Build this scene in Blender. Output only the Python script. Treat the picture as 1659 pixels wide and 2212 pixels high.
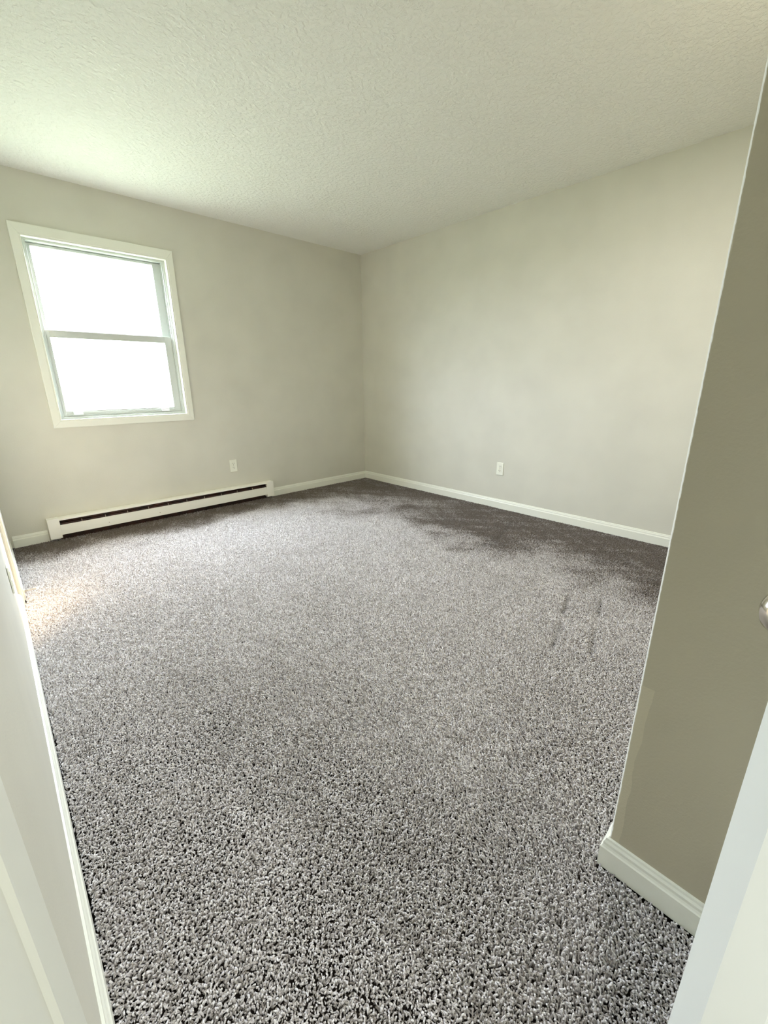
import bpy, bmesh, math, random
import numpy as np
from mathutils import Vector, Matrix

for o in list(bpy.data.objects): bpy.data.objects.remove(o)
S = bpy.context.scene
C = S.collection
random.seed(7)

# ---------------------------------------------------------------- camera
CX, CY, CZ = -3.3697, -3.9229, 1.1262
F, PITCH, YAW, ROLL = 915.225, 0.296440, 0.753801, -0.0079728
cd = bpy.data.cameras.new('camera'); cam = bpy.data.objects.new('camera', cd); C.objects.link(cam)
fw = Vector((math.sin(YAW)*math.cos(PITCH), math.cos(YAW)*math.cos(PITCH), -math.sin(PITCH)))
rt = Vector((math.cos(YAW), -math.sin(YAW), 0)); up = rt.cross(fw)
r2 = rt*math.cos(ROLL)+up*math.sin(ROLL); u2 = -rt*math.sin(ROLL)+up*math.cos(ROLL)
M = Matrix((r2, u2, -fw)).transposed().to_4x4(); M.translation = (CX, CY, CZ)
cam.matrix_world = M
cd.sensor_fit = 'HORIZONTAL'; cd.sensor_width = 36.0; cd.lens = 36.0*F/1659.0
cd.clip_start = 0.01; cd.clip_end = 1500
S.camera = cam

# ---------------------------------------------------------------- world, sun, lights, exposure
SKY = 56.0
w = bpy.data.worlds.new('sky'); S.world = w; w.use_nodes = True
bg = w.node_tree.nodes['Background']; bg.inputs[0].default_value = (0.88, 0.97, 1.13, 1)
# standard overcast sky: zenith three times as bright as the horizon
wn = w.node_tree; tc = wn.nodes.new('ShaderNodeTexCoord'); sx = wn.nodes.new('ShaderNodeSeparateXYZ')
ml = wn.nodes.new('ShaderNodeMath'); ml.operation = 'MULTIPLY_ADD'; ml.inputs[1].default_value = SKY*2/3; ml.inputs[2].default_value = SKY/3
cl = wn.nodes.new('ShaderNodeMath'); cl.operation = 'MAXIMUM'; cl.inputs[1].default_value = 0
wn.links.new(tc.outputs['Generated'], sx.inputs[0]); wn.links.new(sx.outputs['Z'], cl.inputs[0]); wn.links.new(cl.outputs[0], ml.inputs[0])
wn.links.new(ml.outputs[0], bg.inputs[1])

sd = bpy.data.lights.new('sun', 'SUN'); sd.energy = 12.5; sd.color = (1.0, 0.70, 0.42); sd.angle = math.radians(9)
so = bpy.data.objects.new('sun', sd); C.objects.link(so)
so.rotation_euler = Vector((-0.85, -1.0, -0.815)).to_track_quat('-Z', 'Y').to_euler(); so.location = (1.5, 4, 4)

pd = bpy.data.lights.new('window_portal', 'AREA'); pd.shape = 'RECTANGLE'; pd.size = 0.95; pd.size_y = 1.25
pd.cycles.is_portal = True
po = bpy.data.objects.new('window_portal', pd); C.objects.link(po); po.location = (-2.4745, 0.19, 1.47)
po.rotation_euler = (math.radians(-90), 0, 0)

hd = bpy.data.lights.new('hall_fill', 'AREA'); hd.shape = 'RECTANGLE'; hd.size = 0.3; hd.size_y = 0.5  # unseen fill light added behind the camera to brighten the door leaf
hd.energy = 24; hd.color = (0.96, 1.0, 0.98)
ho = bpy.data.objects.new('hall_fill', hd); C.objects.link(ho); ho.location = (-2.66, -6.2, 0.95); ho.rotation_euler = (math.radians(90), 0, 0)

rd = bpy.data.lights.new('overhead_fill', 'AREA'); rd.shape = 'DISK'; rd.size = 0.34  # unseen overhead fill added to even out the room light, no fixture
rd.energy = 11.5; rd.color = (1.0, 0.98, 0.92)
ro = bpy.data.objects.new('overhead_fill', rd); C.objects.link(ro); ro.location = (-1.35, -3.38, 2.425)

S.view_settings.view_transform = 'Standard'; S.view_settings.look = 'None'
S.view_settings.exposure = 0.84; S.view_settings.gamma = 1.0; S.view_settings.use_curve_mapping = False
S.cycles.max_bounces = 11; S.cycles.diffuse_bounces = 8; S.cycles.transparent_max_bounces = 12

# ---------------------------------------------------------------- materials
def srgb(r, g, b):
    f = lambda c: (c/255)/12.92 if c/255 <= .04045 else ((c/255+.055)/1.055)**2.4
    return (f(r), f(g), f(b), 1)

def mat(name, col, rough=0.6, metal=0.0, spec=0.5):
    m = bpy.data.materials.new(name); m.use_nodes = True
    b = m.node_tree.nodes['Principled BSDF']
    b.inputs['Base Color'].default_value = col; b.inputs['Roughness'].default_value = rough
    b.inputs['Metallic'].default_value = metal; b.inputs['Specular IOR Level'].default_value = spec
    return m, m.node_tree, b

def coords(nt):
    return nt.nodes.new('ShaderNodeNewGeometry').outputs['Position']

def noise(nt, vec, scale, detail=3, rough=0.55):
    n = nt.nodes.new('ShaderNodeTexNoise'); n.inputs['Scale'].default_value = scale
    n.inputs['Detail'].default_value = detail; n.inputs['Roughness'].default_value = rough
    nt.links.new(vec, n.inputs['Vector']); return n.outputs['Fac']

def ramp(nt, fac, a, b, ca=(0, 0, 0, 1), cb=(1, 1, 1, 1)):
    r = nt.nodes.new('ShaderNodeValToRGB'); r.color_ramp.elements[0].position = a; r.color_ramp.elements[1].position = b
    r.color_ramp.elements[0].color = ca; r.color_ramp.elements[1].color = cb
    nt.links.new(fac, r.inputs[0]); return r.outputs[0]

def bump(nt, bsdf, height, strength, dist):
    b = nt.nodes.new('ShaderNodeBump'); b.inputs['Strength'].default_value = strength
    b.inputs['Distance'].default_value = dist
    nt.links.new(height, b.inputs['Height']); nt.links.new(b.outputs[0], bsdf.inputs['Normal'])

def mathn(nt, op, a, b=None):
    n = nt.nodes.new('ShaderNodeMath'); n.operation = op
    for i, v in enumerate((a, b)):
        if v is None: continue
        if isinstance(v, (int, float)): n.inputs[i].default_value = v
        else: nt.links.new(v, n.inputs[i])
    return n.outputs[0]

def wall_paint(name, col, touch=False):
    m, nt, b = mat(name, col, 0.62, spec=0.3)
    p = coords(nt)
    n1 = noise(nt, p, 170, 2); n2 = noise(nt, p, 3.0, 2)
    c = ramp(nt, n2, 0.3, 0.7, tuple(x*0.965 for x in col[:3])+(1,), tuple(min(1, x*1.03) for x in col[:3])+(1,))
    out = c
    if touch:   # brushed touch-up band beside the corner bead, ragged edge, plus a few nicks down to the white filler
        sp = nt.nodes.new('ShaderNodeSeparateXYZ'); nt.links.new(p, sp.inputs[0])
        dy = mathn(nt, 'SUBTRACT', -3.748, sp.outputs['Y'])
        rag = mathn(nt, 'MULTIPLY', noise(nt, p, 7, 3), 0.030)
        lim = mathn(nt, 'ADD', rag, 0.008)
        inb = mathn(nt, 'LESS_THAN', dy, lim)
        zlo = mathn(nt, 'LESS_THAN', sp.outputs['Z'], 0.52)
        facing = mathn(nt, 'LESS_THAN', sp.outputs['X'], -2.4765)
        f = mathn(nt, 'MULTIPLY', mathn(nt, 'MULTIPLY', inb, zlo), facing)
        mx = nt.nodes.new('ShaderNodeMixRGB'); nt.links.new(f, mx.inputs[0]); nt.links.new(out, mx.inputs[1])
        mx.inputs[2].default_value = tuple(min(1, x*1.17) for x in col[:3])+(1,)
        chip = mathn(nt, 'GREATER_THAN', noise(nt, p, 26, 4, .7), 0.725)
        mx2 = nt.nodes.new('ShaderNodeMixRGB'); nt.links.new(mathn(nt, 'MULTIPLY', chip, mathn(nt, 'LESS_THAN', dy, 0.018)), mx2.inputs[0])
        nt.links.new(mx.outputs[0], mx2.inputs[1]); mx2.inputs[2].default_value = (.8, .8, .76, 1)
        bead = mathn(nt, 'MULTIPLY', mathn(nt, 'LESS_THAN', dy, mathn(nt, 'ADD', mathn(nt, 'MULTIPLY', noise(nt, p, 40, 3), 0.005), 0.0008)), mathn(nt, 'LESS_THAN', sp.outputs['X'], -2.4725))
        mx3 = nt.nodes.new('ShaderNodeMixRGB'); nt.links.new(bead, mx3.inputs[0]); nt.links.new(mx2.outputs[0], mx3.inputs[1]); mx3.inputs[2].default_value = (.83, .83, .78, 1)
        out = mx3.outputs[0]
    nt.links.new(out, b.inputs['Base Color'])
    bump(nt, b, n1, 0.22, 0.0022)
    return m

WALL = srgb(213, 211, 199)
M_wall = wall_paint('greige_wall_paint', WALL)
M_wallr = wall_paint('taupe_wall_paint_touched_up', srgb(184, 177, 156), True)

m, nt, b = mat('knockdown_ceiling_paint', srgb(241, 241, 234), 0.8, spec=0.2); M_ceil = m
p = coords(nt)
na = noise(nt, p, 46, 3, 0.55); nb = noise(nt, p, 130, 2)
h = mathn(nt, 'ADD', ramp(nt, na, 0.42, 0.60), mathn(nt, 'MULTIPLY', nb, 0.35))
bump(nt, b, h, 0.7, 0.0040)

def trim_paint(name, col, rough=0.35):
    m, nt, b = mat(name, col, rough, spec=0.5)
    bump(nt, b, noise(nt, coords(nt), 60, 2), 0.06, 0.002)
    return m
M_trim = trim_paint('white_trim_enamel', srgb(236, 237, 226))
M_door = trim_paint('white_door_enamel', srgb(240, 242, 238), 0.4)
M_vinyl = trim_paint('grey_white_window_vinyl', srgb(196, 200, 195), 0.35)
M_clip = trim_paint('white_latch_plastic', srgb(240, 240, 245), 0.3)
M_heat = trim_paint('off_white_heater_enamel', srgb(248, 247, 238), 0.4)
M_plate = trim_paint('white_outlet_plastic', srgb(240, 241, 228), 0.3)
M_slot = mat('dark_slot', srgb(70, 68, 58), 0.8)[0]
M_rust, nt, b = mat('brown_heater_element', srgb(58, 32, 22), 0.55)
nt.links.new(ramp(nt, noise(nt, coords(nt), 18, 4), .35, .7, srgb(36, 22, 17), srgb(74, 40, 27)), b.inputs['Base Color'])
M_fin = mat('pale_fin_metal', srgb(190, 180, 165), 0.4, 0.6)[0]
M_steel, nt, b = mat('brushed_nickel', srgb(215, 210, 198), 0.16, 1.0)
M_rubber = mat('dark_rubber', srgb(60, 60, 58), 0.6)[0]
m, nt, b = mat('carpet_backing', srgb(52, 46, 42), 0.95, spec=0.1); M_back = m
nt.links.new(ramp(nt, noise(nt, coords(nt), 300, 3), .3, .7, srgb(34, 30, 28), srgb(62, 55, 50)), b.inputs['Base Color'])
m, nt, b = mat('grass_ground', srgb(185, 190, 172), 0.9, spec=0.1); M_ground = m
nt.links.new(ramp(nt, noise(nt, coords(nt), 4, 6), .3, .7, srgb(72, 80, 62), srgb(96, 102, 84)), b.inputs['Base Color'])
M_ext = mat('pale_siding', srgb(200, 200, 190), 0.8)[0]

m = bpy.data.materials.new('window_glass'); m.use_nodes = True; M_glass = m; nt = m.node_tree
nt.nodes.remove(nt.nodes['Principled BSDF'])
tr = nt.nodes.new('ShaderNodeBsdfTransparent'); gl = nt.nodes.new('ShaderNodeBsdfGlossy'); gl.inputs['Roughness'].default_value = 0.02
fr = nt.nodes.new('ShaderNodeLayerWeight'); fr.inputs[0].default_value = 0.5; mx = nt.nodes.new('ShaderNodeMixShader')
tr.inputs[0].default_value = (0.96, 0.97, 0.96, 1)
nt.links.new(mathn(nt, 'ADD', mathn(nt, 'MULTIPLY', mathn(nt, 'POWER', fr.outputs[1], 5), 0.7), 0.03), mx.inputs[0]); nt.links.new(tr.outputs[0], mx.inputs[1]); nt.links.new(gl.outputs[0], mx.inputs[2])
nt.links.new(mx.outputs[0], nt.nodes['Material Output'].inputs[0])

# ---------------------------------------------------------------- mesh helpers
def box(bm, x0, x1, y0, y1, z0, z1):
    vs = [bm.verts.new((x, y, z)) for x in (x0, x1) for y in (y0, y1) for z in (z0, z1)]
    for f in ((0, 1, 3, 2), (4, 6, 7, 5), (0, 4, 5, 1), (2, 3, 7, 6), (0, 2, 6, 4), (1, 5, 7, 3)):
        bm.faces.new([vs[i] for i in f])

def obj(name, bm, m, parent=None, bevel=0.0, smooth=False, seg=2):
    bmesh.ops.recalc_face_normals(bm, faces=bm.faces)
    me = bpy.data.meshes.new(name); bm.to_mesh(me); bm.free(); me.materials.append(m)
    if smooth:
        for f in me.polygons: f.use_smooth = True
    o = bpy.data.objects.new(name, me); C.objects.link(o)
    if parent: o.parent = parent
    if bevel:
        md = o.modifiers.new('bevel', 'BEVEL'); md.width = bevel; md.segments = seg; md.limit_method = 'ANGLE'; md.angle_limit = 0.6
    return o

def boxes(name, m, lst, parent=None, bevel=0.0):
    bm = bmesh.new()
    for b in lst: box(bm, *b)
    return obj(name, bm, m, parent, bevel)

def struct(o): o['kind'] = 'structure'; return o

def empty(name, loc, label, cat, group=None, rz=0):
    o = bpy.data.objects.new(name, None); C.objects.link(o); o.location = loc; o.rotation_euler = (0, 0, rz)
    o.empty_display_size = 0.05
    o['label'] = label; o['category'] = cat
    if group: o['group'] = group
    return o

def sweep(bm, path, prof, closed_ends=True):
    """prof: list of (offset, z); path: list of (point2d, normal2d scaled for mitre) - sweeps a moulding along the floor."""
    rings = []
    for (px, py), (nx, ny) in path:
        rings.append([bm.verts.new((px+nx*o, py+ny*o, z)) for o, z in prof])
    n = len(prof)
    for a, b in zip(rings[:-1], rings[1:]):
        for i in range(n):
            j = (i+1) % n
            bm.faces.new((a[i], a[j], b[j], b[i]))
    if closed_ends:
        bm.faces.new(rings[0]); bm.faces.new(rings[-1][::-1])

def cyl(bm, c, axis, r, length, n=24, r2=None):
    """cylinder from c along axis"""
    a = Vector(axis).normalized(); q = a.to_track_quat('Z', 'Y').to_matrix().to_4x4()
    mtx = Matrix.Translation(Vector(c)+a*length/2) @ q
    bmesh.ops.create_cone(bm, cap_ends=True, segments=n, radius1=r, radius2=r if r2 is None else r2, depth=length, matrix=mtx)

def lathe(bm, c, axis, prof, n=32):
    """prof: list of (distance along axis, radius)"""
    a = Vector(axis).normalized(); q = a.to_track_quat('Z', 'Y').to_matrix()
    rings = []
    for d, r in prof:
        rings.append([bm.verts.new(Vector(c)+q @ Vector((r*math.cos(t*2*math.pi/n), r*math.sin(t*2*math.pi/n), d))) for t in range(n)])
    for u, v in zip(rings[:-1], rings[1:]):
        for i in range(n):
            j = (i+1) % n; bm.faces.new((u[i], u[j], v[j], v[i]))
    bm.faces.new(rings[0][::-1]); bm.faces.new(rings[-1])

# ---------------------------------------------------------------- room shell
H = 2.44
YB = -4.48          # rear wall of the entry nook (with the doorway the picture is taken through)
WX0, WX1, WZ0, WZ1 = -2.918, -2.031, 0.884, 2.062      # window opening
# left wall line (the wall runs very slightly out of square): x at a given y
def lx(y): return -3.4005 + (y+1.15)*0.0122

struct(boxes('floor', M_back, [(-4.7, 0.3, -6.6, 0.3, -0.12, -0.016)]))
struct(boxes('ceiling', M_ceil, [(-4.7, 0.3, -6.6, 0.2, H, H+0.12)]))
struct(boxes('wall_back', M_wall, [(-3.8, WX0-0.018, 0, 0.14, 0, H), (WX1+0.018, 0.15, 0, 0.14, 0, H),
       (WX0-0.018, WX1+0.018, 0, 0.14, 0, WZ0-0.018), (WX0-0.018, WX1+0.018, 0, 0.14, WZ1+0.018, H)]))
struct(boxes('wall_right', M_wall, [(0, 0.14, -3.9, 0, 0, H)]))
# left wall with a closet doorway beside the entry nook
bm = bmesh.new()
def lw(y0, y1, z0, z1, off=0.0):
    v = []
    for y in (y0, y1):
        for x in (lx(y)+off, -3.8):
            for z in (z0, z1): v.append(bm.verts.new((x, y, z)))
    for f in ((0, 1, 3, 2), (4, 6, 7, 5), (0, 4, 5, 1), (2, 3, 7, 6), (0, 2, 6, 4), (1, 5, 7, 3)): bm.faces.new([v[i] for i in f])
lw(-3.76, -1.15, 0, H); lw(-6.6, -4.35, 0, H); lw(-4.35, -3.76, 2.05, H)
lw(-1.15, 0, 0, H, 0.010)
struct(obj('wall_left', bm, M_wall))
# partition block: its end wall is the dark wall on the right, its far face closes the room
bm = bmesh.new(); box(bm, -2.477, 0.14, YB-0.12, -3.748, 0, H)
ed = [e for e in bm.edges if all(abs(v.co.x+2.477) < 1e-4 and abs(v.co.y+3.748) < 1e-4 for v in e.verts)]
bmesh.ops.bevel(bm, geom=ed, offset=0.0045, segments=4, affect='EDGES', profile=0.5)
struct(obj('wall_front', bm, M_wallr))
# hall behind the photographer
DX0, DX1 = -3.36, -2.50
struct(boxes('wall_hall', M_wall, [(-3.8, DX0-0.02, YB-0.12, YB, 0, H), (DX0-0.02, -2.477, YB-0.12, YB, 2.07, H)]))
struct(boxes('wall_hall_far', M_wall, [(-3.8, 0.3, -6.6, -6.48, 0, H)]))
struct(boxes('wall_hall_right', M_wall, [(-1.6, -1.5, -6.48, YB-0.12, 0, H)]))

# exterior
struct(boxes('exterior_ground', M_ground, [(-400, 400, 0.14, 600, -0.6, -0.45)]))

# ---------------------------------------------------------------- baseboards
BB = [(0, 0.0), (0.013, 0.0), (0.013, 0.058), (0.0105, 0.061), (0.0085, 0.066), (0.0085, 0.073), (0.0055, 0.0785), (0.0045, 0.084), (0, 0.086)]
def bboard(name, path):
    bm = bmesh.new(); sweep(bm, path, BB); return struct(obj(name, bm, M_trim, None))
bboard('baseboard_back', [((-3.36, 0), (0, -1)), ((-3.155, 0), (0, -1))])
bboard('baseboard_back', [((-1.292, 0), (0, -1)), ((-0.001, 0), (-1, -1))])
bboard('baseboard_right', [((0, -0.001), (-1, -1)), ((0, -3.747), (-1, 1))])
bboard('baseboard_front', [((-0.001, -3.748), (-1, 1)), ((-2.477, -3.748), (-1, 1)), ((-2.477, YB+0.001), (-1, 0))])
bboard('baseboard_left', [((lx(-3.46), -3.46), (1, 0)), ((lx(-1.125), -1.125), (1, 0))])
bboard('baseboard_left', [((-3.3865, -1.055), (1, 0)), ((-3.3865, -0.0), (1, 0))])

# ---------------------------------------------------------------- narrow upright batten on the left wall
struct(boxes('trim_1', M_trim, [(-3.41, -3.3815, -1.125, -1.055, 0.0, H)], None, 0.002))

# ---------------------------------------------------------------- closet doorway casing on the left wall, nearest the camera
bm = bmesh.new()
cp = [(-3.462, 0.0), (-3.465, 0.007), (-3.485, 0.0105), (-3.590, 0.0125), (-3.607, 0.0140), (-3.615, 0.0105), (-3.645, 0.0105), (-3.658, 0.0150), (-3.740, 0.0165), (-3.752, 0.0150), (-3.760, 0.0), (-3.760, -0.02), (-3.462, -0.02)]
lo = [bm.verts.new((lx(y)+o, y, 0)) for y, o in cp]; hi = [bm.verts.new((lx(y)+o, y, 2.12)) for y, o in cp]
for i in range(len(cp)):
    j = (i+1) % len(cp); bm.faces.new((lo[i], lo[j], hi[j], hi[i]))
bm.faces.new(lo[::-1]); bm.faces.new(hi)
struct(obj('trim_2', bm, M_trim, None, 0.0015))
struct(boxes('trim_3', M_trim, [(-3.56, lx(-4.0)+0.004, -3.778, -3.760, 0, 2.05), (-3.56, lx(-4.0)+0.004, -4.35, -4.332, 0, 2.05), (-3.56, lx(-4.0)+0.004, -4.332, -3.778, 2.03, 2.05)]))
struct(boxes('wall_unseen_closet', M_wall, [(-4.7, -4.6, -4.6, -3.2, 0, H), (-4.6, -3.8, -3.3, -3.2, 0, H), (-4.6, -3.8, -4.6, -4.5, 0, H)]))  # unseen closet, left open and unlit to cut bounce onto the partition

# doorway jamb and casing of the entry (behind the camera)
struct(boxes('trim_4', M_trim, [(DX0-0.02, DX0, YB-0.13, YB+0.005, 0, 2.05), (-2.497, -2.478, YB-0.13, YB+0.005, 0, 2.05), (DX0-0.02, -2.478, YB-0.13, YB+0.005, 2.05, 2.07)]))

# ---------------------------------------------------------------- window
wi = bpy.data.objects.new('window_1', None); C.objects.link(wi); wi.location = (-2.4745, 0, WZ0); wi['kind'] = 'structure'; wi.empty_display_size = .05
def wpart(name, m, lst, par=None, bevel=0.0015):
    bm = bmesh.new()
    for b in lst: box(bm, *b)
    for v in bm.verts: v.co -= Vector((-2.4745, 0, WZ0))
    o = obj(name, bm, m, None, bevel); o.parent = par or wi; return o

# picture-frame casing, four mitred boards with a raised inner bead
OX0, OX1, OZ0, OZ1 = -2.974, -1.975, 0.826, 2.134
def casing(name, a, b, c, d):
    """mitred board: outer corners a,b and inner corners d,c in (x,z)"""
    bm = bmesh.new()
    out = Vector(a), Vector(b); inn = Vector(d), Vector(c)
    prof = [(0.0, 0.0), (0.0, 0.012), (0.06, 0.0145), (0.80, 0.0145), (0.84, 0.0120), (0.90, 0.0120), (0.93, 0.0145), (1.0, 0.0135), (1.0, 0.0)]
    rings = []
    for k in (0, 1):
        rings.append([bm.verts.new((out[k].lerp(inn[k], t).x+2.4745, -dpt, out[k].lerp(inn[k], t).y-WZ0)) for t, dpt in prof])
    n = len(prof)
    for i in range(n):
        j = (i+1) % n; bm.faces.new((rings[0][i], rings[0][j], rings[1][j], rings[1][i]))
    bm.faces.new(rings[0]); bm.faces.new(rings[1][::-1])
    o = obj(name, bm, M_trim, wi, 0.001); return o
e = 0.0004
casing('casing_board', (OX0, OZ1), (OX1, OZ1), (WX1, WZ1), (WX0, WZ1))
casing('casing_board', (OX1, OZ1-e), (OX1, OZ0+e), (WX1, WZ0+e), (WX1, WZ1-e))
casing('casing_board', (OX1, OZ0), (OX0, OZ0), (WX0, WZ0), (WX1, WZ0))
casing('casing_board', (OX0, OZ0+e), (OX0, OZ1-e), (WX0, WZ1-e), (WX0, WZ0+e))
# jamb liner (wood, white)
jl = 0.018
wpart('jamb_liner', M_trim, [(WX0-jl, WX0, -0.001, 0.14, WZ0-jl, WZ1+jl), (WX1, WX1+jl, -0.001, 0.14, WZ0-jl, WZ1+jl),
       (WX0, WX1, -0.001, 0.14, WZ1, WZ1+jl), (WX0, WX1, -0.001, 0.14, WZ0-jl, WZ0)], bevel=0)
# vinyl frame with stepped tracks
ix0, ix1, iz0, iz1 = WX0, WX1, WZ0, WZ1
fl = []
def fring(t, y0, y1, tz0=None, tz1=None):
    b0 = t if tz0 is None else tz0; b1 = t if tz1 is None else tz1
    return [(ix0, ix0+t, y0, y1, iz0, iz1), (ix1-t, ix1, y0, y1, iz0, iz1), (ix0+t, ix1-t, y0, y1, iz0, iz0+b0), (ix0+t, ix1-t, y0, y1, iz1-b1, iz1)]
fl += fring(0.016, 0.030, 0.135, 0.016, 0.012)
fl += fring(0.023, 0.034, 0.041, 0.019, 0.014)      # interior stop lip
fl += fring(0.022, 0.0725, 0.080, 0.016, 0.014)     # parting rib between the two tracks
fl += fring(0.030, 0.112, 0.135, 0.024, 0.022)      # exterior stop
wpart('window_frame', M_vinyl, fl, bevel=0.0008)
GX0, GX1 = -2.872, -2.110
# lower sash (inside track)
y0, y1 = 0.043, 0.070
s0, s1 = ix0+0.018, ix1-0.018
lower = wpart('lower_sash', M_vinyl, [(s0, GX0, y0, y1, 0.901, 1.500), (GX1, s1, y0, y1, 0.901, 1.500),
        (GX0, GX1, y0, y1, 0.901, 0.942), (GX0, GX1, y0, y1, 1.452, 1.500),
        (GX0+0.0005, GX1-0.0005, y0-0.004, y0, 0.905, 0.912), (GX0+0.0005, GX1-0.0005, y0-0.004, y0, 0.928, 0.934)])
upper = wpart('upper_sash', M_vinyl, [(s0, GX0+0.002, 0.082, 0.109, 1.470, 2.046), (GX1, s1, 0.082, 0.109, 1.470, 2.046),
        (GX0, GX1, 0.082, 0.109, 1.470, 1.512), (GX0, GX1, 0.082, 0.109, 2.030, 2.046)])
pn = wpart('pane', M_glass, [(GX0-0.004, GX1+0.004, 0.055, 0.059, 0.940, 1.458)], bevel=0); pn.parent = lower
pn = wpart('pane', M_glass, [(GX0-0.004, GX1+0.004, 0.094, 0.098, 1.509, 2.033)], bevel=0); pn.parent = upper
for x in (-2.800, -2.185):
    la = wpart('lift_latch', M_clip, [(x-0.030, x+0.030, 0.031, 0.0395, 0.9125, 0.936)], bevel=0.002); la.parent = lower
la = wpart('sash_lock', M_clip, [(-2.49-0.020, -2.49+0.020, 0.050, 0.066, 1.500, 1.5055)], bevel=0.002); la.parent = lower

# ---------------------------------------------------------------- baseboard heater
HX0, HX1, HY = -3.150, -1.297, -0.065
ht = empty('baseboard_heater', ((HX0+HX1)/2, -0.033, 0.0), 'long off-white metal baseboard heater on the wall under the window', 'heater')
def hpart(name, m, lst, bevel=0.0, par=None):
    bm = bmesh.new()
    for b in lst: box(bm, *b)
    for v in bm.verts: v.co -= Vector(((HX0+HX1)/2, -0.033, 0))
    return obj(name, bm, m, par or ht, bevel)
cw = 0.0735
hpart('back_plate', M_heat, [(HX0+0.004, HX1-0.004, -0.006, -0.001, 0.03, 0.170)])
bm = bmesh.new()                                     # sloped top cover with a folded front lip
pr = [(-0.001, 0.1735), (-0.058, 0.1730), (-0.0655, 0.169), (-0.0655, 0.1572), (-0.0635, 0.1572), (-0.0635, 0.1675), (-0.057, 0.1705), (-0.001, 0.1710)]
ends = []
for x in (HX0+0.003, HX1-0.003): ends.append([bm.verts.new((x-(HX0+HX1)/2, y+0.033, z)) for y, z in pr])
for i in range(len(pr)):
    j = (i+1) % len(pr); bm.faces.new((ends[0][i], ends[0][j], ends[1][j], ends[1][i]))
bm.faces.new(ends[0]); bm.faces.new(ends[1][::-1])
obj('top_cover', bm, M_heat, ht)
fp = hpart('front_panel', M_heat, [(HX0+cw-0.003, HX1-cw+0.003, -0.0652, -0.0636, 0.046, 0.1215), (HX0+cw-0.003, HX1-cw+0.003, -0.0636, -0.0560, 0.1195, 0.1215), (HX0+cw-0.003, HX1-cw+0.003, -0.0636, -0.0560, 0.046, 0.048)])
for xa in (HX0, HX1-cw):
    hpart('end_cap', M_heat, [(xa, xa+cw, -0.0675, -0.002, 0.022, 0.1755)], 0.003)
hpart('element_and_shade_sheet', M_rust, [(HX0+cw-0.01, HX1-cw+0.01, -0.0485, -0.010, 0.062, 0.132), (HX0+cw-0.01, HX1-cw+0.01, -0.014, -0.0065, -0.004, 0.166)])  # second box: dark sheet added behind to deepen shade in the bottom gap
bm = bmesh.new(); cyl(bm, (HX0+cw-0.01-(HX0+HX1)/2, 0.004, 0.140), (1, 0, 0), 0.010, HX1-HX0-2*cw+0.02, 16)
obj('pipe', bm, M_rust, ht, 0, True)
for i in range(10):
    x = -2.938+0.157*i
    if x < HX1-cw: hpart('bracket', M_fin, [(x-0.0015, x+0.0015, -0.0625, -0.049, 0.1215, 0.141)])
for x in (-2.765, -2.387):
    bm = bmesh.new(); cyl(bm, (x-(HX0+HX1)/2, -0.0321, 0.074), (0, -1, 0), 0.0038, 0.0016, 14); obj('screw', bm, M_fin, ht)

# ---------------------------------------------------------------- wall outlets
def outlet(name, loc, rz, label):
    t = empty(name, loc, label, 'outlet', None, rz)          # local -Y faces the room
    bm = bmesh.new(); box(bm, -0.035, 0.035, -0.006, 0, -0.0575, 0.0575)
    obj('cover_plate', bm, M_plate, t, 0.003)
    for s in (1, -1):
        zc = 0.0195*s
        bm = bmesh.new()
        n = 20; v1 = []; v2 = []
        for k in range(n):
            a = 2*math.pi*k/n; x = max(-0.0165, min(0.0165, 0.0185*math.cos(a))); z = max(-0.0135, min(0.0135, 0.0185*math.sin(a)))
            v1.append(bm.verts.new((x, -0.0055, zc+z))); v2.append(bm.verts.new((x, -0.0078, zc+z)))
        for k in range(n):
            j = (k+1) % n; bm.faces.new((v1[k], v1[j], v2[j], v2[k]))
        bm.faces.new(v2); r = obj('receptacle', bm, M_plate, t)
        bm = bmesh.new()
        for sx, hh in ((-0.0064, 0.0042), (0.0064, 0.0034)): box(bm, sx-0.0014, sx+0.0014, -0.0080, -0.0070, zc+0.0045-hh, zc+0.0045+hh)
        cyl(bm, (0, -0.0070, zc-0.0075), (0, -1, 0), 0.0026, 0.0010, 12)
        obj('slot', bm, M_slot, r)
    bm = bmesh.new(); cyl(bm, (0, -0.0055, 0), (0, -1, 0), 0.0032, 0.0012, 12); obj('screw', bm, M_fin, t)
    return t
outlet('wall_outlet', (-1.667, -0.0003, 0.374), 0, 'white duplex outlet above the right end of the baseboard heater')
outlet('wall_outlet', (-0.0003, -1.881, 0.369), math.pi/2*-1, 'white duplex outlet alone on the bright right wall')
outlet('wall_outlet', (lx(-1.72)+0.0004, -1.72, 0.372), math.pi/2, 'outlet seen edge-on at the far left, on the left wall')

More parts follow.
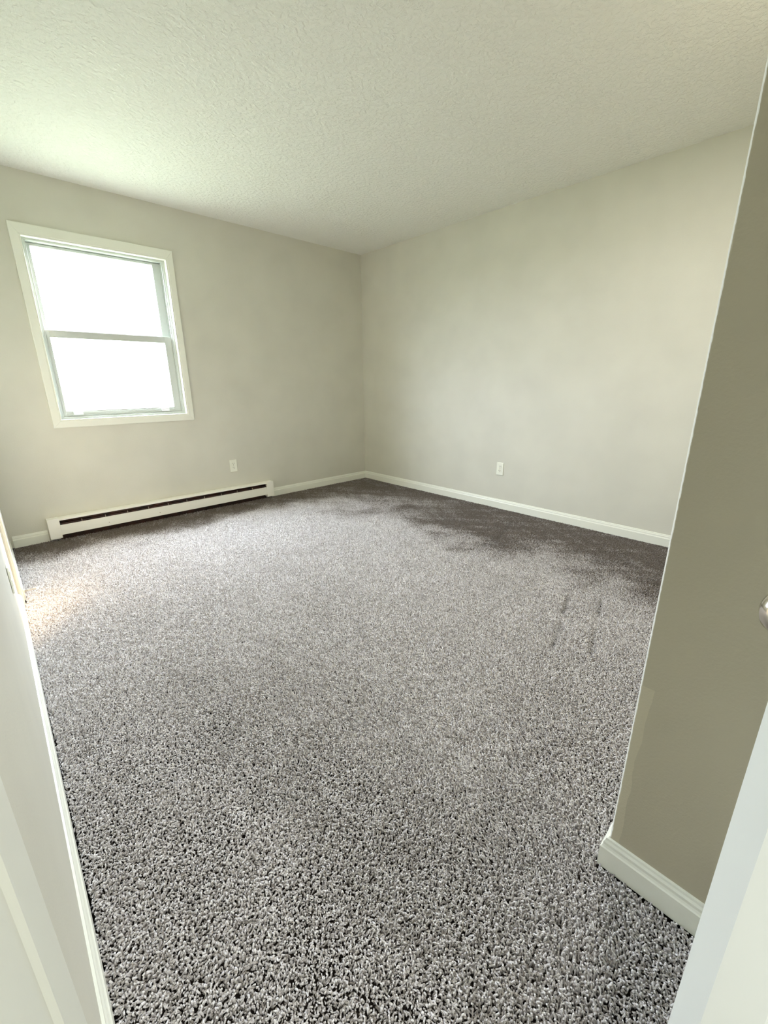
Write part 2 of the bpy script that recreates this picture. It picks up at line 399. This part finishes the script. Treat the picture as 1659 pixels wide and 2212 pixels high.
# ---------------------------------------------------------------- spring door stop on the left baseboard
ds = empty('door_stop', (-3.3735, -1.035, 0.045), 'small white-tipped spring door stop on the far left baseboard', 'door stop')
bm = bmesh.new(); lathe(bm, (0, 0, 0), (1, 0, 0), [(0, 0.010), (0.003, 0.010), (0.006, 0.006), (0.008, 0.004)], 16); obj('base', bm, M_steel, ds, 0, True)
bm = bmesh.new()
N = 150; ring = []
for i in range(N):
    t = i/(N-1); a = t*2*math.pi*12; r = 0.0055-0.0015*t; c = Vector((0.006+0.047*t, r*math.cos(a), r*math.sin(a)))
    nr = Vector((0, math.cos(a), math.sin(a)))
    ring.append([bm.verts.new(c+0.0009*(nr*math.cos(b)+Vector((1, 0, 0))*math.sin(b))) for b in (0, 1.571, 3.142, 4.712)])
for u, v in zip(ring[:-1], ring[1:]):
    for k in range(4): bm.faces.new((u[k], u[(k+1) % 4], v[(k+1) % 4], v[k]))
obj('spring', bm, M_steel, ds, 0, True)
bm = bmesh.new(); lathe(bm, (0.052, 0, 0), (1, 0, 0), [(0, 0.006), (0.004, 0.0075), (0.011, 0.0075), (0.014, 0.005)], 16); obj('tip', bm, M_clip, ds, 0, True)

# ---------------------------------------------------------------- open entry door at the right
PH = math.radians(45); LW = 0.58; TH = 0.035
ex, ey = CX+0.46, CY-0.0315            # free edge, camera-side arris
DH = 2.02; DZ = 0.022
# local frame: +X from the free edge to the hinges, +Y out of the far (wall-side) face; z up
door = bpy.data.objects.new('door_2', None); C.objects.link(door); door['kind'] = 'structure'; door.empty_display_size = .05
door.location = (ex, ey, DZ)
xa = Vector((math.sin(PH), -math.cos(PH), 0)); ya = Vector((math.cos(PH), math.sin(PH), 0))
door.rotation_euler = (0, 0, math.atan2(xa.y, xa.x))
# slab with six moulded panels in both faces
stile, mid = 0.072, 0.09
rails = [(0.0, 0.235), (0.80, 0.94), (1.58, 1.68), (1.905, 2.02)]
pz = [(0.235, 0.80), (0.94, 1.58), (1.68, 1.905)]
px = [(stile, (LW-mid)/2), ((LW+mid)/2, LW-stile)]
bm = bmesh.new()
def quadgrid(yf, sgn):
    xs = sorted({0, LW, *[v for a in px for v in a]}); zs = sorted({0, DH, *[v for a in pz for v in a]})
    for i in range(len(xs)-1):
        for j in range(len(zs)-1):
            x0_, x1_, z0_, z1_ = xs[i], xs[i+1], zs[j], zs[j+1]
            if (x0_, x1_) in px and (z0_, z1_) in pz:
                steps = [(0, 0), (0.006, 0.006), (0.016, 0.0075), (0.024, 0.0035), (0.030, 0.0035), (0.048, 0.0005)]
                prev = None
                for ins, dep in steps:
                    q = [bm.verts.new((x, yf-sgn*dep, z)) for x, z in ((x0_+ins, z0_+ins), (x1_-ins, z0_+ins), (x1_-ins, z1_-ins), (x0_+ins, z1_-ins))]
                    if prev:
                        for k in range(4): bm.faces.new((prev[k], prev[(k+1) % 4], q[(k+1) % 4], q[k]))
                    prev = q
                bm.faces.new(prev)
            else:
                bm.faces.new([bm.verts.new((x, yf, z)) for x, z in ((x0_, z0_), (x1_, z0_), (x1_, z1_), (x0_, z1_))])
quadgrid(0.0, -1); quadgrid(TH, 1)
for a in (((0, 0, 0), (0, TH, 0), (0, TH, DH), (0, 0, DH)), ((LW, 0, 0), (LW, TH, 0), (LW, TH, DH), (LW, 0, DH)),
          ((0, 0, 0), (LW, 0, 0), (LW, TH, 0), (0, TH, 0)), ((0, 0, DH), (LW, 0, DH), (LW, TH, DH), (0, TH, DH))):
    bm.faces.new([bm.verts.new(v) for v in a])
bmesh.ops.remove_doubles(bm, verts=bm.verts, dist=1e-5)
obj('door_leaf', bm, M_door, door, 0.0012)
KZ = 0.880
for sg, y0_ in ((1, TH), (-1, 0.0)):
    bm = bmesh.new()
    lathe(bm, (0.048, y0_, KZ), (0, sg, 0), [(0, 0.031), (0.003, 0.031), (0.007, 0.026), (0.009, 0.013), (0.026, 0.0115), (0.032, 0.017), (0.038, 0.0245), (0.046, 0.0275), (0.056, 0.0265), (0.063, 0.0215), (0.066, 0.012), (0.0665, 0.003)], 40)
    obj('door_knob', bm, M_steel, door, 0, True)
bm = bmesh.new(); box(bm, -0.0012, 0.001, 0.006, TH-0.006, KZ-0.028, KZ+0.028); obj('latch_plate', bm, M_steel, door)
for z in (0.18, 1.0, 1.82):
    bm = bmesh.new(); cyl(bm, (LW+0.004, -0.004, z-0.045), (0, 0, 1), 0.006, 0.09, 14); obj('hinge', bm, M_steel, door, 0, True)

# ---------------------------------------------------------------- carpet
def vnoise(x, y, cell, seed):
    rng = np.random.RandomState(seed); G = rng.rand(256, 256)
    u = x/cell+100; v = y/cell+100; i = np.floor(u).astype(int); j = np.floor(v).astype(int); fu = u-i; fv = v-j
    fu = fu*fu*(3-2*fu); fv = fv*fv*(3-2*fv); g = lambda a, b: G[a % 256, b % 256]
    return (g(i, j)*(1-fu)+g(i+1, j)*fu)*(1-fv)+(g(i, j+1)*(1-fu)+g(i+1, j+1)*fu)*fv
nx, ny = 300, 400
X = np.linspace(-3.43, -0.0145, nx); Y = np.linspace(-4.62, -0.0145, ny)
gx, gy = np.meshgrid(X, Y, indexing='ij')
gx = np.maximum(gx, np.where(gy > -1.09, -3.3865, -3.4005+(gy+1.15)*0.0122)+0.0155)
# pile height and lean fields: foot scuffs, vacuum strokes
hgt = 0.86+0.22*vnoise(gx, gy, 0.16, 1)+0.16*vnoise(gx, gy, 0.05, 2)
ang = 2.2*vnoise(gx, gy, 0.55, 3)+2.4*vnoise(gx+0.3*gy, gy, 0.13, 4)
wr = np.clip(1-(-gx)/1.3, 0, 1)                    # scuffed towards the right wall
sm_ = lambda a, b, v: np.clip((v-a)/(b-a), 0, 1)**2*(3-2*np.clip((v-a)/(b-a), 0, 1))
MARKS = [(-1.22, -3.10, -1.40, -3.155, .013, .55), (-1.50, -3.19, -1.73, -3.255, .012, .5), (-1.12, -3.235, -1.30, -3.29, .012, .5), (-1.45, -3.33, -1.64, -3.385, .012, .45),
         (-1.396, -2.841, -1.24, -2.975, .010, .45), (-0.42, -2.95, -0.36, -3.13, .02, .4), (-0.62, -3.0, -0.45, -3.2, .02, .4), (-0.75, -2.6, -0.5, -2.9, .02, .35), (-0.95, -2.3, -0.6, -2.5, .018, .35), (-0.3, -2.2, -0.75, -2.35, .02, .35)]
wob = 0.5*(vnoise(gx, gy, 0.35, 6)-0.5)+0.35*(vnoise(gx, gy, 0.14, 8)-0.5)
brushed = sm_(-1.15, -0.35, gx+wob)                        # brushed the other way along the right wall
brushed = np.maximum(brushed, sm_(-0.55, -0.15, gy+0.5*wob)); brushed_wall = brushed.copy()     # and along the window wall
brushed = np.maximum(brushed, sm_(-2.35, -3.3, gx+0.25*(gy+2.6)+wob)*sm_(-1.9, -2.6, gy))   # pile leaned to imitate the dimmer light by the left wall
brushed = np.maximum(brushed, 0.6*sm_(-3.0, -3.7, gy+wob))
dirn = 0.8*(1-2*brushed)  # brushed also holds the lean that imitates dimmer light by the left wall
leanx = 0.36*np.cos(ang)-0.1*dirn; leany = 0.36*np.sin(ang)+dirn
def seg(ax, ay, bx, by, wdt, d):
    global hgt
    t = np.clip(((gx-ax)*(bx-ax)+(gy-ay)*(by-ay))/((bx-ax)**2+(by-ay)**2), 0, 1)
    dd = np.hypot(gx-ax-t*(bx-ax), gy-ay-t*(by-ay)); hgt = hgt*(1-d*np.exp(-(dd/wdt)**2))
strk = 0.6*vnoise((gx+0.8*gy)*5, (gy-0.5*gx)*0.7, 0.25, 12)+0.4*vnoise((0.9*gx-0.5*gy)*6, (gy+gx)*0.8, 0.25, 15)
nap_shade = np.clip(0.80*brushed_wall*(0.45+1.0*strk)+0.22*np.clip(strk-0.55, 0, 1)*sm_(-1.9, -1.0, gx), 0, .8)  # nap shading along the walls, painted in as darker yarn tint
# furniture / vacuum marks pressed into the pile
for a in MARKS: seg(*a)
verts = np.stack([gx, gy, np.full_like(gx, -0.009)], -1).reshape(-1, 3)
idx = np.arange(nx*ny).reshape(nx, ny)
cxm = (gx[:-1, :-1]+gx[1:, 1:])/2; cym = (gy[:-1, :-1]+gy[1:, 1:])/2
keep = ~((cxm > -2.49) & (cym < -3.736)) & (gx[1:, 1:]-gx[:-1, 1:] > 0.0005)
faces = np.stack([idx[:-1, :-1], idx[1:, :-1], idx[1:, 1:], idx[:-1, 1:]], -1)[keep].reshape(-1, 4)
me = bpy.data.meshes.new('carpet'); me.from_pydata(verts.tolist(), [], faces.tolist()); me.materials.append(M_back)
for nm, arr in (('nap_shade', nap_shade), ('hgt', hgt), ('leanx', leanx), ('leany', leany)):
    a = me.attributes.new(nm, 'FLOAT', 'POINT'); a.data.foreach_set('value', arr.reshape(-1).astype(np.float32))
carpet = bpy.data.objects.new('carpet', me); C.objects.link(carpet)
carpet['label'] = 'mottled grey-taupe shag carpet covering the whole floor'; carpet['category'] = 'carpet'; carpet['kind'] = 'stuff'

m, nt, b = mat('carpet_yarn', srgb(170, 162, 155), 0.7, spec=0.3); M_yarn = m; b.inputs['Sheen Weight'].default_value = 0.35
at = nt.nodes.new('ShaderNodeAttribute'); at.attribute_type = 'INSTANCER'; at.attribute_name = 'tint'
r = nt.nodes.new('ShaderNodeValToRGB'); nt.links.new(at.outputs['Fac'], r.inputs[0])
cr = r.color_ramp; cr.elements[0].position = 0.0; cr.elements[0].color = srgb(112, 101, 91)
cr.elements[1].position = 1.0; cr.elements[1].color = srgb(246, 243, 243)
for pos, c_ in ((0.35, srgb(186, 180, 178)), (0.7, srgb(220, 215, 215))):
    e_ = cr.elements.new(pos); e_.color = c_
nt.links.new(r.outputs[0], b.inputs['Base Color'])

ng = bpy.data.node_groups.new('carpet_pile', 'GeometryNodeTree')
ng.interface.new_socket('Geometry', in_out='INPUT', socket_type='NodeSocketGeometry')
ng.interface.new_socket('Geometry', in_out='OUTPUT', socket_type='NodeSocketGeometry')
N_ = ng.nodes; L_ = ng.links
gi = N_.new('NodeGroupInput'); go = N_.new('NodeGroupOutput')
dp = N_.new('GeometryNodeDistributePointsOnFaces'); dp.inputs['Density'].default_value = 62000
L_.new(gi.outputs[0], dp.inputs['Mesh'])
jv = N_.new('GeometryNodeGeometryToInstance')
for k, (mid_, end_, rad) in enumerate((((0.003, 0.001, 0.007), (0.000, 0.005, 0.0110), 0.0015),
                                  ((-0.003, 0.002, 0.006), (0.003, -0.001, 0.0118), 0.0014),
                                  ((0.002, -0.004, 0.007), (-0.005, -0.001, 0.0095), 0.0016),
                                  ((0.004, 0.003, 0.007), (-0.002, 0.005, 0.0088), 0.0015))):
    q = N_.new('GeometryNodeCurveQuadraticBezier'); q.inputs['Resolution'].default_value = 3
    q.inputs['Start'].default_value = (0, 0, -0.005); q.inputs['Middle'].default_value = mid_; q.inputs['End'].default_value = end_
    cc = N_.new('GeometryNodeCurvePrimitiveCircle'); cc.inputs['Resolution'].default_value = 4; cc.inputs['Radius'].default_value = rad
    cm = N_.new('GeometryNodeCurveToMesh'); cm.inputs['Fill Caps'].default_value = True
    L_.new(q.outputs[0], cm.inputs['Curve']); L_.new(cc.outputs[0], cm.inputs['Profile Curve'])
    ss = N_.new('GeometryNodeSetShadeSmooth'); L_.new(cm.outputs[0], ss.inputs['Geometry'])
    sm = N_.new('GeometryNodeSetMaterial'); sm.inputs['Material'].default_value = M_yarn; L_.new(ss.outputs[0], sm.inputs['Geometry'])
    L_.new(sm.outputs[0], jv.inputs[0])
iop = N_.new('GeometryNodeInstanceOnPoints'); iop.inputs['Pick Instance'].default_value = True
L_.new(dp.outputs['Points'], iop.inputs['Points']); L_.new(jv.outputs[0], iop.inputs['Instance'])
def named(n):
    a = N_.new('GeometryNodeInputNamedAttribute'); a.data_type = 'FLOAT'; a.inputs['Name'].default_value = n; return a.outputs['Attribute']
def rnd(t, lo, hi, seed):
    a = N_.new('FunctionNodeRandomValue'); a.data_type = t; a.inputs['Seed'].default_value = seed
    if t == 'FLOAT': a.inputs[2].default_value = lo; a.inputs[3].default_value = hi; return a.outputs[1]
    a.inputs[0].default_value = lo; a.inputs[1].default_value = hi; return a.outputs[0]
# rotation: random spin about z, then tilted along the lean field
cv = N_.new('ShaderNodeCombineXYZ'); L_.new(named('leanx'), cv.inputs[0]); L_.new(named('leany'), cv.inputs[1]); cv.inputs[2].default_value = 1.0
jit = N_.new('ShaderNodeVectorMath'); jit.operation = 'ADD'; L_.new(cv.outputs[0], jit.inputs[0]); L_.new(rnd('FLOAT_VECTOR', (-.38, -.38, 0), (.38, .38, 0), 3), jit.inputs[1])
al = N_.new('FunctionNodeAlignRotationToVector'); al.axis = 'Z'
sp = N_.new('ShaderNodeCombineXYZ'); L_.new(rnd('FLOAT', 0, 6.283, 5), sp.inputs[2])
e2r = N_.new('FunctionNodeEulerToRotation'); L_.new(sp.outputs[0], e2r.inputs[0])
L_.new(e2r.outputs[0], al.inputs['Rotation']); L_.new(jit.outputs[0], al.inputs['Vector'])
L_.new(al.outputs[0], iop.inputs['Rotation'])
mu = N_.new('ShaderNodeMath'); mu.operation = 'MULTIPLY'; L_.new(named('hgt'), mu.inputs[0]); L_.new(rnd('FLOAT', 0.75, 1.25, 9), mu.inputs[1])
L_.new(mu.outputs[0], iop.inputs['Scale'])
sa = N_.new('GeometryNodeStoreNamedAttribute'); sa.data_type = 'FLOAT'; sa.domain = 'INSTANCE'; sa.inputs['Name'].default_value = 'tint'
L_.new(iop.outputs[0], sa.inputs['Geometry']); tn = N_.new('ShaderNodeMath'); tn.operation = 'SUBTRACT'; L_.new(rnd('FLOAT', 0.15, 1, 11), tn.inputs[0]); L_.new(named('nap_shade'), tn.inputs[1])
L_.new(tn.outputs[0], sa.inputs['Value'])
jg = N_.new('GeometryNodeJoinGeometry'); L_.new(sa.outputs[0], jg.inputs[0]); L_.new(gi.outputs[0], jg.inputs[0])
L_.new(jg.outputs[0], go.inputs[0])
md = carpet.modifiers.new('pile', 'NODES'); md.node_group = ng
